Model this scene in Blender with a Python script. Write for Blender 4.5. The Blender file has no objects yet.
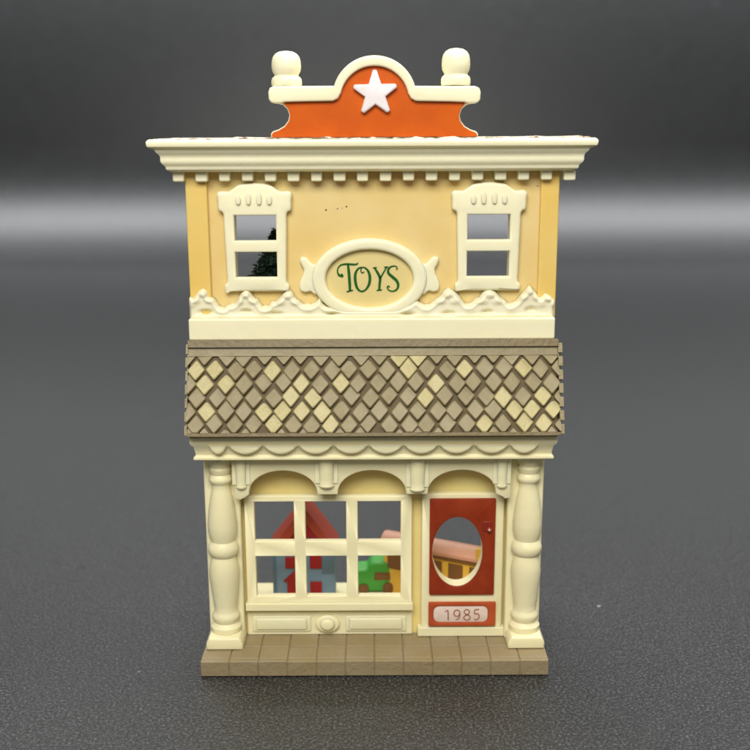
import bpy, bmesh, math, random
from mathutils import Vector, Matrix, Euler
random.seed(1985)
scene = bpy.context.scene
scene.unit_settings.scale_length = 0.01          # one unit is one centimetre
C = scene.collection
R = math.radians

# ------------------------------------------------------------------ camera
FPX, CX, CZ, CD = 1019.0, 0.017, 5.25, 9.22
cam_d = bpy.data.cameras.new('camera'); cam = bpy.data.objects.new('camera', cam_d); C.objects.link(cam)
cam_d.sensor_width = 36; cam_d.lens = 36 * FPX / 750
cam_d.clip_start = .1; cam_d.clip_end = 400
CROT = Euler((R(90 - 13.25), 0, 0)).to_matrix() @ Matrix.Rotation(R(-.25), 3, 'Z')
cam.matrix_world = Matrix.Translation((CX, -CD, CZ)) @ CROT.to_4x4()
cam_d.dof.use_dof = True; cam_d.dof.focus_distance = 9.75; cam_d.dof.aperture_fstop = .40
scene.camera = cam

def P(u, v, Y):                                   # measurement: where the sight line meets the upright plane Y
    d = CROT @ Vector((u - 375, 375 - v, -FPX)); t = (Y + CD) / d.y
    return (CX + d.x * t, CZ + d.z * t)
def Z(v, Y): return P(373, v, Y)[1]
def XX(u, v, Y): return P(u, v, Y)[0]
def PL(pts, Y): return [P(u, v, Y) for u, v in pts]

# ------------------------------------------------------------------ materials
def srgb(r, g, b):
    f = lambda c: (c/255/12.92) if c/255 <= .04045 else ((c/255+.055)/1.055)**2.4
    return (f(r), f(g), f(b), 1)
def mat(name, col, rough=.45, sss=0.0, srad=(.12,.08,.04), bump=.0, bscale=30, var=0.0, vscale=3, col2=None, spec=.5, detail=3, coat=0):
    m = bpy.data.materials.new(name); m.use_nodes = True
    nt = m.node_tree; b = nt.nodes['Principled BSDF']
    b.inputs['Base Color'].default_value = col; b.inputs['Roughness'].default_value = rough
    b.inputs['Specular IOR Level'].default_value = spec
    if sss:
        b.inputs['Subsurface Weight'].default_value = sss
        b.inputs['Subsurface Radius'].default_value = srad
        b.inputs['Subsurface Scale'].default_value = 1.0
    tc = nt.nodes.new('ShaderNodeTexCoord')
    if var:
        n = nt.nodes.new('ShaderNodeTexNoise'); n.inputs['Scale'].default_value = vscale; n.inputs['Detail'].default_value = 4
        nt.links.new(tc.outputs['Object'], n.inputs['Vector'])
        r = nt.nodes.new('ShaderNodeMapRange'); r.inputs[1].default_value = .35; r.inputs[2].default_value = .65
        r.inputs[3].default_value = 0; r.inputs[4].default_value = var
        nt.links.new(n.outputs['Fac'], r.inputs[0])
        mx = nt.nodes.new('ShaderNodeMix'); mx.data_type = 'RGBA'
        nt.links.new(r.outputs[0], mx.inputs[0]); mx.inputs[6].default_value = col
        mx.inputs[7].default_value = col2 or tuple(c*.6 for c in col[:3]) + (1,)
        nt.links.new(mx.outputs[2], b.inputs['Base Color'])
    if bump:
        n2 = nt.nodes.new('ShaderNodeTexNoise'); n2.inputs['Scale'].default_value = bscale; n2.inputs['Detail'].default_value = detail
        nt.links.new(tc.outputs['Object'], n2.inputs['Vector'])
        bp = nt.nodes.new('ShaderNodeBump'); bp.inputs['Strength'].default_value = bump; bp.inputs['Distance'].default_value = .02
        nt.links.new(n2.outputs['Fac'], bp.inputs['Height']); nt.links.new(bp.outputs[0], b.inputs['Normal'])
    return m
CREAM = mat('cream_plastic', (.90,.83,.53,1), .38, .5, (.04,.035,.022), .25, 9, .5, 2.2, (.88,.79,.47,1), spec=.35)
WHITE = mat('ivory_plastic', (.90,.85,.60,1), .40, .5, (.04,.035,.022), .22, 9, .5, 2.5, (.88,.82,.55,1), spec=.35)
IVORY = mat('ivory_trim_plastic', (.86,.81,.59,1), .42, 0, bump=.15, bscale=12, var=.5, vscale=2.5, col2=(.83,.77,.50,1), spec=.3)
YELLOW = mat('yellow_paint', (.79,.62,.28,1), .42, .3, (.16,.10,.03), .2, 7, .7, 1.6, (.76,.53,.17,1), spec=.3)
YEDGE = mat('amber_yellow_paint', (.86,.55,.14,1), .42, .3, (.16,.10,.03), .2, 7, .7, 1.6, (.84,.60,.20,1), spec=.3)
PALE = mat('pale_wall_plastic', (.85,.70,.30,1), .42, .4, (.16,.11,.04), .2, 7, .7, 1.6, (.82,.62,.22,1), spec=.3)
ORANGE = mat('orange_paint', (.60,.105,.004,1), .42, 0, bump=.12, bscale=9, var=.6, vscale=4, col2=(.52,.08,.004,1), spec=.2)
RED = mat('brick_red_paint', (.30,.038,.010,1), .42, 0, bump=.12, bscale=9, var=.6, vscale=6, col2=(.22,.022,.005,1), spec=.22)
STARW = mat('star_white_paint', (.86,.80,.80,1), .45, .2, (.08,.05,.05), .2, 14, .5, 8, (.80,.70,.68,1))
BROWN = mat('brown_roof_plastic', (.165,.122,.045,1), .5, .1, (.05,.03,.02), .4, 22, .6, 5, (.20,.145,.06,1))
TILE = mat('taupe_tile_paint', (.30,.245,.125,1), .5, .1, (.05,.04,.02), .3, 18, .8, 6, (.24,.19,.088,1))
TILEC = mat('cream_tile_paint', (.50,.43,.20,1), .45, .15, (.06,.05,.02), .45, 22, .6, 8, (.42,.35,.15,1))
GROOVE = mat('groove_paint', (.12,.086,.035,1), .7)
BASE = mat('tan_base_plastic', (.31,.245,.14,1), .48, .12, (.07,.05,.02), .5, 20, .7, 4, (.30,.22,.10,1))
GREENL = mat('green_letter_ink', (.012,.12,.016,1), .5, var=.5, vscale=20, col2=(.02,.08,.012,1), spec=.2)
NUMW = mat('pale_plate_paint', (.80,.66,.56,1), .45, bump=.2, bscale=20, var=.6, vscale=12, col2=(.75,.55,.44,1))
NUMR = mat('numeral_ink', (.36,.14,.08,1), .5)
TRED = mat('toy_red', (.42,.018,.022,1), .45, var=.4, vscale=9)
TREDL = mat('toy_roof_red', (.48,.075,.035,1), .45, var=.4, vscale=9, col2=(.42,.05,.025,1))
TBLUE = mat('toy_blue', (.22,.35,.50,1), .45, var=.5, vscale=7, col2=(.18,.29,.43,1))
TDBLUE = mat('toy_dark_blue', (.06,.09,.11,1), .5)
TGREEN = mat('toy_green', (.065,.40,.055,1), .38, .1, (.05,.08,.02), .15, 14, .4, 7, (.05,.33,.045,1))
TBRN = mat('toy_brown', (.20,.085,.025,1), .5)
TYEL = mat('toy_yellow', (.85,.52,.07,1), .42, var=.5, vscale=8, col2=(.75,.42,.05,1))
TPINK = mat('toy_pink', (.72,.38,.25,1), .45, var=.4, vscale=8, col2=(.66,.30,.2,1))
PINE = mat('pine_green', (.008,.035,.018,1), .6, var=.6, vscale=14, col2=(.004,.02,.01,1))
DIRT = mat('dirt_speck', (.05,.03,.015,1), .8)

def roof_top_mat():
    m = mat('worn_cornice_top', (.55,.45,.30,1), .6, bump=.8, bscale=40)
    nt = m.node_tree; b = nt.nodes['Principled BSDF']
    n = nt.nodes.new('ShaderNodeTexNoise'); n.inputs['Scale'].default_value = 14; n.inputs['Detail'].default_value = 6
    tc = nt.nodes.new('ShaderNodeTexCoord'); nt.links.new(tc.outputs['Object'], n.inputs['Vector'])
    r = nt.nodes.new('ShaderNodeValToRGB'); r.color_ramp.elements[0].position = .42; r.color_ramp.elements[0].color = (.20,.13,.07,1)
    r.color_ramp.elements[1].position = .56; r.color_ramp.elements[1].color = (.85,.78,.6,1)
    nt.links.new(n.outputs['Fac'], r.inputs[0]); nt.links.new(r.outputs[0], b.inputs['Base Color'])
    return m
WORN = roof_top_mat()

def surface_mat():
    m = bpy.data.materials.new('grey_grained_sheet'); m.use_nodes = True
    nt = m.node_tree; b = nt.nodes['Principled BSDF']; L = nt.links.new
    b.inputs['Specular IOR Level'].default_value = .95
    tc = nt.nodes.new('ShaderNodeTexCoord')
    def noise(s, d=2, rough=.5):
        n = nt.nodes.new('ShaderNodeTexNoise'); n.inputs['Scale'].default_value = s; n.inputs['Detail'].default_value = d
        n.inputs['Roughness'].default_value = rough
        L(tc.outputs['Object'], n.inputs['Vector']); return n
    def ramp(src, p0, c0, p1, c1):
        r = nt.nodes.new('ShaderNodeValToRGB'); e = r.color_ramp.elements
        e[0].position = p0; e[0].color = c0; e[1].position = p1; e[1].color = c1
        L(src, r.inputs[0]); return r
    fine = noise(37, 6, .8); mid = noise(7, 4, .6); big = noise(.5, 3)
    r1 = ramp(fine.outputs['Fac'], .50, (.003,.0032,.0034,1), .62, (.13,.134,.14,1))
    r2 = ramp(mid.outputs['Fac'], .3, (.75,.75,.75,1), .7, (1.2,1.2,1.2,1))
    mx = nt.nodes.new('ShaderNodeMix'); mx.data_type = 'RGBA'; mx.blend_type = 'MULTIPLY'; mx.inputs[0].default_value = 1
    L(r1.outputs[0], mx.inputs[6]); L(r2.outputs[0], mx.inputs[7])
    # dust: a few pale specks
    v = nt.nodes.new('ShaderNodeTexVoronoi'); v.inputs['Scale'].default_value = .75
    L(tc.outputs['Object'], v.inputs['Vector'])
    lt = nt.nodes.new('ShaderNodeMath'); lt.operation = 'LESS_THAN'; lt.inputs[1].default_value = .024
    L(v.outputs['Distance'], lt.inputs[0])
    mx2 = nt.nodes.new('ShaderNodeMix'); mx2.data_type = 'RGBA'
    L(lt.outputs[0], mx2.inputs[0]); L(mx.outputs[2], mx2.inputs[6]); mx2.inputs[7].default_value = (.3,.3,.31,1)
    L(mx2.outputs[2], b.inputs['Base Color'])
    rr = ramp(mid.outputs['Fac'], .3, (.29,.29,.29,1), .7, (.36,.36,.36,1)); L(rr.outputs[0], b.inputs['Roughness'])
    bp = nt.nodes.new('ShaderNodeBump'); bp.inputs['Strength'].default_value = 1.0; bp.inputs['Distance'].default_value = .0058
    L(fine.outputs['Fac'], bp.inputs['Height'])
    bp2 = nt.nodes.new('ShaderNodeBump'); bp2.inputs['Strength'].default_value = .1; bp2.inputs['Distance'].default_value = .03
    L(mid.outputs['Fac'], bp2.inputs['Height']); L(bp.outputs[0], bp2.inputs['Normal']); L(bp2.outputs[0], b.inputs['Normal'])
    return m

# ------------------------------------------------------------------ mesh helpers
WL = {}                                            # world location of every object's origin
def link(name, me, m, parent=None, loc=(0,0,0), bevel=0, seg=2, smooth=True, rotz=0):
    o = bpy.data.objects.new(name, me); C.objects.link(o)
    for k in (m if isinstance(m, (list, tuple)) else [m]): me.materials.append(k)
    loc = Vector(loc); WL[o] = loc.copy(); o.location = loc; o.rotation_euler = (0,0,rotz)
    if parent:
        o.parent = parent; o.location = loc - WL[parent]
    if smooth:
        me.polygons.foreach_set('use_smooth', [True]*len(me.polygons))
        me.set_sharp_from_angle(angle=R(38))
    if bevel:
        b = o.modifiers.new('bevel', 'BEVEL'); b.width = bevel; b.segments = seg; b.limit_method = 'ANGLE'; b.angle_limit = R(35)
        b.harden_normals = True; b.use_clamp_overlap = True
        try: me.attributes.remove(me.attributes['sharp_edge'])
        except Exception: pass
    return o
class MB:
    def __init__(s): s.bm = bmesh.new()
    def _new(s, mi, before):
        for f in s.bm.faces:
            if f.index < 0 or f not in before: f.material_index = mi
    def box(s, x0, x1, y0, y1, z0, z1, mi=0, M=None):
        vs = [s.bm.verts.new(Vector((x, y, z)) if M is None else M @ Vector((x, y, z))) for x in (x0,x1) for y in (y0,y1) for z in (z0,z1)]
        for q in ((0,1,3,2),(4,6,7,5),(0,4,5,1),(2,3,7,6),(0,2,6,4),(1,5,7,3)):
            f = s.bm.faces.new([vs[i] for i in q]); f.material_index = mi
    def plate(s, outer, holes, y0, y1, rnd=0, mi=0, M=None, steps=3):
        """an upright plate in x,z with holes; rnd rounds the front rim"""
        bm = bmesh.new(); es = []
        yf = y0 + rnd
        for lp in [outer] + list(holes):
            vs = [bm.verts.new((x, yf, z)) for x, z in lp]
            es += [bm.edges.new((vs[i], vs[(i+1) % len(vs)])) for i in range(len(vs))]
        bmesh.ops.triangle_fill(bm, edges=es, use_beauty=True, normal=(0,-1,0))
        for f in bm.faces:
            f.normal_update()
        fl = [f for f in bm.faces if f.normal.y > 0]
        if fl: bmesh.ops.reverse_faces(bm, faces=fl)
        front = list(bm.faces)
        back = bmesh.ops.duplicate(bm, geom=front)
        bf = [g for g in back['geom'] if isinstance(g, bmesh.types.BMFace)]
        for g in back['geom']:
            if isinstance(g, bmesh.types.BMVert): g.co.y = y1
        bmesh.ops.reverse_faces(bm, faces=bf)
        emap = back['edge_map']
        for e in [e for e in bm.edges if len(e.link_faces) == 1 and e in emap and all(f in set(front) for f in e.link_faces)]:
            e2 = emap[e]; a, b = e.verts; vm = back['vert_map']
            try: bm.faces.new((a, b, vm[b], vm[a]))
            except Exception: pass
        bmesh.ops.recalc_face_normals(bm, faces=bm.faces)
        if rnd:
            prev = 0; pd = 0
            for k in range(1, steps+1):
                a = math.pi/2*k/steps
                t = rnd*(1-math.cos(a)); d = rnd*math.sin(a)
                bmesh.ops.inset_region(bm, faces=front, thickness=t-prev, depth=d-pd, use_even_offset=False, use_boundary=True)
                prev = t; pd = d
        for f in bm.faces: f.material_index = mi
        if M is not None: bmesh.ops.transform(bm, matrix=M, verts=bm.verts)
        s.merge(bm)
    def merge(s, bm):
        me = bpy.data.meshes.new('t'); bm.to_mesh(me); bm.free(); s.bm.from_mesh(me); bpy.data.meshes.remove(me)
    def lathe(s, prof, n=28, c=(0,0), mi=0, sx=1, sy=1, caps=True):
        rings = []
        for r, z in prof:
            rings.append([s.bm.verts.new((c[0]+sx*r*math.cos(2*math.pi*i/n), c[1]+sy*r*math.sin(2*math.pi*i/n), z)) for i in range(n)])
        for a, b in zip(rings, rings[1:]):
            for i in range(n):
                f = s.bm.faces.new((a[i], a[(i+1)%n], b[(i+1)%n], b[i])); f.material_index = mi
        if caps:
            s.bm.faces.new(rings[-1]).material_index = mi; s.bm.faces.new(rings[0][::-1]).material_index = mi
    def sweep(s, prof, x0, x1, yb, mi=0):
        """moulding: profile of (overhang, z) run along the front and both sides, mitred; x0..x1 and front 0 overhang at y=0 handled by caller"""
        pass
    def ribbon(s, pts, wid, y0, y1, mi=0, M=None):
        L, Rr = [], []
        for i, (x, z) in enumerate(pts):
            a = pts[max(i-1,0)]; b = pts[min(i+1,len(pts)-1)]
            dx, dz = b[0]-a[0], b[1]-a[1]; l = math.hypot(dx,dz) or 1
            w = (wid[i] if isinstance(wid,(list,tuple)) else wid)/2
            L.append((x-dz/l*w, z+dx/l*w)); Rr.append((x+dz/l*w, z-dx/l*w))
        rows = []
        T = (lambda v: v) if M is None else (lambda v: M @ Vector(v))
        for a, b in zip(L, Rr):
            rows.append([s.bm.verts.new(T((a[0],y0,a[1]))), s.bm.verts.new(T((b[0],y0,b[1]))), s.bm.verts.new(T((b[0],y1,b[1]))), s.bm.verts.new(T((a[0],y1,a[1])))])
        for p, q in zip(rows, rows[1:]):
            for i in range(4):
                f = s.bm.faces.new((p[i], p[(i+1)%4], q[(i+1)%4], q[i])); f.material_index = mi
        s.bm.faces.new(rows[0][::-1]).material_index = mi; s.bm.faces.new(rows[-1]).material_index = mi
    def build(s, name, m, parent=None, loc=(0,0,0), bevel=0, seg=2, smooth=True, recalc=True, rotz=0):
        if recalc: bmesh.ops.recalc_face_normals(s.bm, faces=s.bm.faces)
        me = bpy.data.meshes.new(name)
        wl = Vector(loc)
        s.bm.to_mesh(me); s.bm.free()
        return link(name, me, m, parent, loc, bevel, seg, smooth, rotz)
def rect(x0, x1, z0, z1): return [(x0,z0),(x1,z0),(x1,z1),(x0,z1)]
def rrect(x0, x1, z0, z1, r, n=5):
    o = []
    for cx, cz, a0 in ((x1-r,z0+r,-90),(x1-r,z1-r,0),(x0+r,z1-r,90),(x0+r,z0+r,180)):
        for k in range(n+1):
            a = R(a0+90*k/n); o.append((cx+r*math.cos(a), cz+r*math.sin(a)))
    return o
def ell(cx, cz, rx, rz, n=48, ph=0): return [(cx+rx*math.cos(2*math.pi*i/n+ph), cz+rz*math.sin(2*math.pi*i/n+ph)) for i in range(n)]
def smooth(pts, closed=True, k=4):
    n = len(pts); o = []
    rng = range(n) if closed else range(n-1)
    g = (lambda i: pts[i % n]) if closed else (lambda i: pts[min(max(i,0),n-1)])
    for i in rng:
        p0, p1, p2, p3 = g(i-1), g(i), g(i+1), g(i+2)
        for j in range(k):
            t = j/k
            o.append(tuple(.5*((2*p1[a])+(-p0[a]+p2[a])*t+(2*p0[a]-5*p1[a]+4*p2[a]-p3[a])*t*t+(-p0[a]+3*p1[a]-3*p2[a]+p3[a])*t**3) for a in (0,1)))
    if not closed: o.append(pts[-1])
    return o
def thing(name, label, cat, loc=(0,0,0), group=None):
    o = bpy.data.objects.new(name, None); C.objects.link(o); o.location = loc; WL[o] = Vector(loc)
    o.empty_display_size = .2; o['label'] = label; o['category'] = cat
    if group: o['group'] = group
    return o

# ------------------------------------------------------------------ the sheet the ornament stands on (one sweep of grey sheet)
SW_Y, SW_R, SW_A, WALL_T = 33.5, 5.5, 84, 12
prof = [(-25, 0), (-10,0), (0,0), (10,0), (20,0), (SW_Y, 0)]
for k in range(1, 33):
    a = R(SW_A*k/32); prof.append((SW_Y+SW_R*math.sin(a), SW_R*(1-math.cos(a))))
a = R(SW_A); prof.append((prof[-1][0]+WALL_T*math.cos(a), prof[-1][1]+WALL_T*math.sin(a)))
bm = bmesh.new(); rows = []
for y, z in prof: rows.append([bm.verts.new((x, y, z)) for x in (-60,-30,0,30,60)])
for p, q in zip(rows, rows[1:]):
    for i in range(4): bm.faces.new((p[i], p[i+1], q[i+1], q[i]))
me = bpy.data.meshes.new('backdrop'); bm.to_mesh(me); bm.free()
sheet = link('tabletop', me, surface_mat(), smooth=True); sheet['kind'] = 'structure'
me.attributes.remove(me.attributes['sharp_edge']) if 'sharp_edge' in me.attributes else None

# ------------------------------------------------------------------ the toy shop ornament
shop = thing('toy_shop_ornament', 'cream and yellow toy shop ornament with TOYS oval and diamond shingle roof', 'ornament', (0, .9, 0))
YB = 1.74                                          # back of the ornament
# base slab with paving seams
zb = .17
m_ = MB(); n = 12; w = 3.47/n; x0 = -1.735
hb = zb - .004
m_.box(-1.722, 1.722, -.012, YB, 0, hb-.012)
random.seed(3)
for i in range(n):
    g = .004
    a, b = x0+i*w+g, x0+(i+1)*w-g
    j = random.uniform(-.003,.003)
    m_.box(a, b, -.022, .05, .004, hb+j)
    m_.box(a, b, .05, .28, hb-.04, hb+j*.5+.002)
    a2, b2 = a, b
    m_.box(a2, b2, .289, .62, hb-.04, hb+random.uniform(-.002,.004))
base = m_.build('base', BASE, shop, bevel=.009, seg=2)
# interior floor
FZ = .20
m_ = MB(); m_.box(-1.60, 1.60, .62, YB-.001, zb-.02, FZ); m_.build('shop_floor', CREAM, shop, bevel=.01)

HW_L, HW_U, YW = 1.70, 1.752, .56                  # half widths, front wall plane
Zc = Z(172, .4)                                    # underside of the crown
Z_led1, Z_led0 = Z(318.5, .36), Z(341, .36)
Z_rt, Z_rb = Z(341, .34), Z(436, .02)
# front walls
m_ = MB()
yU = .50
win = []
def upwin(sgn_cx):
    cx = sgn_cx
    u0, u1 = (236, 277) if cx < 375 else (466.8, 508.6)
    return [P(u0, 276, yU)[0], P(u1, 276, yU)[0]]
zw0, zw1 = Z(276, yU), Z(214.5, yU)
zb0, zb1 = Z(251, yU), Z(239.5, yU)
wl = (XX(236,245,yU), XX(277,245,yU)); wr = (XX(466.8,245,yU), XX(508.6,245,yU))
m_.plate(rect(-HW_U+.01, HW_U-.01, Z_led0-.05, Zc+.02), [rect(wl[0]-.03, wl[1]+.03, zw0-.02, zw1+.02)[::-1], rect(wr[0]-.03, wr[1]+.03, zw0-.02, zw1+.02)[::-1]], yU, yU+.11)
up = m_.build('upper_wall', [YELLOW], shop, bevel=.006)
for (u, v, r) in ((326,210,.009),(337.5,208.6,.006),(342,208,.004),(346.5,206.6,.008),(537.5,186,.007)):
    x, z = P(u, v, yU-.003); m_ = MB(); m_.plate(ell(x, z, r, r*.8, 7), [], yU-.004, yU-.0005)
    m_.build('dirt_speck', DIRT, up, smooth=False)
# corner pilasters of the upper storey + side walls
for sx, wd in ((-1,.205),(1,.175)):
    m_ = MB(); a = sx*HW_U; b = sx*(HW_U-wd)
    m_.box(min(a,b), max(a,b), yU-.05, yU-.002, Z_led1-.02, Zc+.01)
    m_.build('corner_pilaster', YEDGE, shop, bevel=.016, seg=3)
for sx in (-1,1):
    m_ = MB(); a = sx*(HW_U-.012); b = sx*(HW_U-.12)
    m_.box(min(a,b), max(a,b), yU+.113, YB, Z_led0-.04, Zc+.01)
    m_.build('upper_side_wall', YELLOW, shop, bevel=.01)
    m_ = MB(); a = sx*(HW_L); b = sx*(HW_L-.11)
    m_.box(min(a,b), max(a,b), .50, YB-.002, zb-.004, Z_rb+.05)
    m_.build('lower_side_wall', CREAM, shop, bevel=.012)
# storey slab and ceiling (inside)
m_ = MB(); m_.box(-HW_U+.13, HW_U-.13, yU+.115, YB-.01, Z_led0-.02, Z_led0+.10); m_.build('upper_floor', CREAM, shop, bevel=.01)

# cornice: mitred crown on three sides
ztop = Z(138.6, .12)
def moulding(m_, prof, hw, yf, yb):
    rows = []
    for o, z in prof:
        rows.append([m_.bm.verts.new(c) for c in ((-hw-o, yb, z), (-hw-o, yf-o, z), (hw+o, yf-o, z), (hw+o, yb, z))])
    for p, q in zip(rows, rows[1:]):
        for i in range(3): m_.bm.faces.new((p[i], p[i+1], q[i+1], q[i]))
    m_.bm.faces.new(rows[-1]); m_.bm.faces.new(rows[0][::-1])
    for side in (0, 3):
        pass
    # back closure
    lo = [r[0] for r in rows]; hi = [r[3] for r in rows]
    m_.bm.faces.new(lo + hi[::-1])
zl = Z(148, .12); zcv = Z(170, .4)
H = ztop - zcv
cp = [(.06, zcv-.014), (.165, zcv-.010), (.200, zcv+.004), (.212, zcv+.02), (.214, zcv+.034)]
for k in range(0, 9):                               # belly then cove
    t = k/8; cp.append((.218+.066*t + .012*math.sin(t*math.pi*2), zcv+.045+(zl-zcv-.075)*t))
cp += [(.288, zl-.020), (.296, zl-.006), (.318, zl+.002), (.345, zl+.018), (.352, zl+.045), (.350, ztop-.02), (.338, ztop-.006), (.325, ztop)]
m_ = MB(); moulding(m_, cp, HW_U-.105, yU+.00, YB)
# widen sides: extra to match px
cornice = m_.build('cornice', WHITE, shop)
sc = 2.03/(HW_U-.105+.352)
for v in cornice.data.vertices: v.co.x *= sc
zd = Z(181, .42)
random.seed(8)
nd = 17
xs = [XX(178,176,.38)+i*(XX(570,176,.38)-XX(178,176,.38))/nd for i in range(nd+1)]
dn = None
def dentil(x, y, jit=True):
    global dn
    if dn is None:
        m_ = MB(); m_.box(-.054, .054, -.055, .055, 0, zcv-.006-zd)
        dn = m_.build('dentil', WHITE, cornice, (x, y, zd), bevel=.018, seg=3); return
    o = dn.copy(); C.objects.link(o); o.parent = cornice
    o.location = Vector((x, y, zd+random.uniform(-.003,.004))) - WL[cornice]; o.scale = (random.uniform(.94,1.07), 1, random.uniform(.97,1.0))
for x in xs: dentil(x, .435)
for sx in (-1,1):
    for k in range(6): dentil(sx*(HW_U+.060), .70+k*.19)
m_ = MB(); random.seed(5)
# ragged worn top skin
nx = 90; xa, xb = -1.965, 1.965
vs = []
for i in range(nx+1):
    x = xa+(xb-xa)*i/nx; h = ztop+.006+max(0, random.gauss(0,.006))
    vs.append((m_.bm.verts.new((x, .175+random.uniform(-.012,.01), ztop+.001)), m_.bm.verts.new((x, .19, h)), m_.bm.verts.new((x, YB-.01, ztop+.01))))
for p, q in zip(vs, vs[1:]):
    m_.bm.faces.new((p[0],q[0],q[1],p[1])); m_.bm.faces.new((p[1],q[1],q[2],p[2]))
m_.build('worn_top', WORN, cornice, smooth=False, recalc=False)

# ---- crest sign on top
yS = .30
crest_pts_L = [(271,138.6),(270.5,134),(272.5,131.3),(278,129.5),(284,126),(288,120.5),(289,115),(287,109),(282,104.5),(276,103),(271.5,102.5),(269,99.5),(268.5,92),(270,88),(274,86.2),(290,86),(310,86.2),(334,86)]
zcr = ztop + .001
def arch_pts(cu, cv, r, a0, a1, n): return [(cu+r*math.cos(R(a0+(a1-a0)*k/n)), cv-r*math.sin(R(a0+(a1-a0)*k/n))) for k in range(n+1)]
AO = arch_pts(374.5, 97.5, 42, 162, 18, 22)
AI = arch_pts(374.5, 99.5, 33.5, 168, 12, 22)
mir = lambda pts: [(749-u, v) for u, v in pts][::-1]
outer_px = crest_pts_L + AO + mir(crest_pts_L)
def setz(pts, n):                                   # put the foot of the crest on the cornice
    return pts
outer = PL(outer_px, yS); outer = [(x, max(z, zcr+.006)) for x, z in outer]
m_ = MB(); m_.plate(outer, [], yS+.03, yS+.26, rnd=.012, steps=2)
crest = m_.build('crest_board', WHITE, shop)
# orange face
fl = [(271.8,138),(271.5,134.4),(273.3,132.2),(278.5,130.4),(284.7,126.8),(288.9,120.9),(289.9,115),(287.9,108.6),(284.5,104.6),(284,102.4),(300,102),(333,101.8),(338,98),(340,95)]
AI = arch_pts(374.5, 100.5, 35, 172, 8, 24)
face_px = fl + AI[1:-1] + mir(fl)
face = PL(face_px, yS); face = [(x, max(z, zcr+.012)) for x, z in face]
m_ = MB(); m_.plate(face, [], yS+.018, yS+.029, rnd=.004, steps=1)
m_.build('painted_face', ORANGE, crest)
# cream band (proud of face)
bl = [(282,103.2),(276,103),(271.5,102.5),(269,99.5),(268.5,92),(270,88),(274,86.2),(290,86),(310,86.2),(334.5,86)]
AI2 = arch_pts(374.5, 100, 34.2, 176, 4, 24)
inner_r = [(749-338,98.5),(749-333,101),(749-300,101.6),(749-284,102)]
inner_l = [(284,102),(300,101.6),(333,101),(338,98.5)]
band = bl + AO + mir(bl) + [(749-284,102),(749-300,101.6),(749-333,101),(749-338,98.5)] + AI2[::-1][1:-1] + [(338,98.5),(333,101),(300,101.6),(284,102)]
m_ = MB(); m_.plate(PL(band, yS), [], yS-.03, yS+.10, rnd=.016, steps=3)
m_.build('crest_trim', WHITE, crest)
# star
def star(cx, cz, r0, r1, rot=0):
    o = []
    for k in range(5):
        a = math.pi/2+rot+2*math.pi*k/5
        for da, rr in ((.14, r0*.955), (0, r0), (-.14, r0*.955)): pass
        for da in (.11, .05, -.05, -.11): o.append((cx+r0*(1-abs(da)*.35)*math.cos(a-da*-1)*1, cz+r0*(1-abs(da)*.35)*math.sin(a-da*-1)))
        a2 = a+math.pi/5; o.append((cx+r1*math.cos(a2), cz+r1*math.sin(a2)))
    return o
sx_, sz_ = P(375.2, 93.2, yS-.02)
pts = []
for k in range(5):
    a = math.pi/2+R(1)+2*math.pi*k/5
    rr = .208
    for da in (-.10,-.045,.045,.10): pts.append((sx_+rr*(1-abs(da)*.5)*math.cos(a+da), sz_+rr*(1-abs(da)*.5)*math.sin(a+da)))
    a2 = a+math.pi/5; pts.append((sx_+.098*math.cos(a2), sz_+.098*math.sin(a2)))
m_ = MB(); m_.plate(pts, [], yS-.035, yS+.019, rnd=.02, steps=3)
m_.build('star', STARW, crest)
# finials
zf = Z(86, yS+.1)
def finial_prof(w, h):
    return [(a, b*.92) for a, b in [(w*1.0,0),(w*1.04,.02),(w*1.03,.055),(w*.97,.078),(w*.86,.090),(w*.81,.100),(w*.84,.112),(w*.96,.14),(w*1.0,.185),(w*.98,.235),(w*.90,.275),(w*.74,.305),(w*.48,.325),(w*.2,.332),(.004,.334)]]
m_ = MB(); m_.lathe([(r, z*1.0) for r, z in finial_prof(.134,0)], 32)
fx = XX(286.3, 75, yS+.1)
f1 = m_.build('finial', WHITE, crest, (fx, yS+.12, zf+.002))
f2 = f1.copy(); C.objects.link(f2); f2.parent = crest; WL[f2] = Vector((0,0,0)); f2.location = Vector((XX(456, 75, yS+.1), yS+.12, zf+.002)) - WL[crest]
f2.scale = (.97,.97,1.06)

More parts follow.
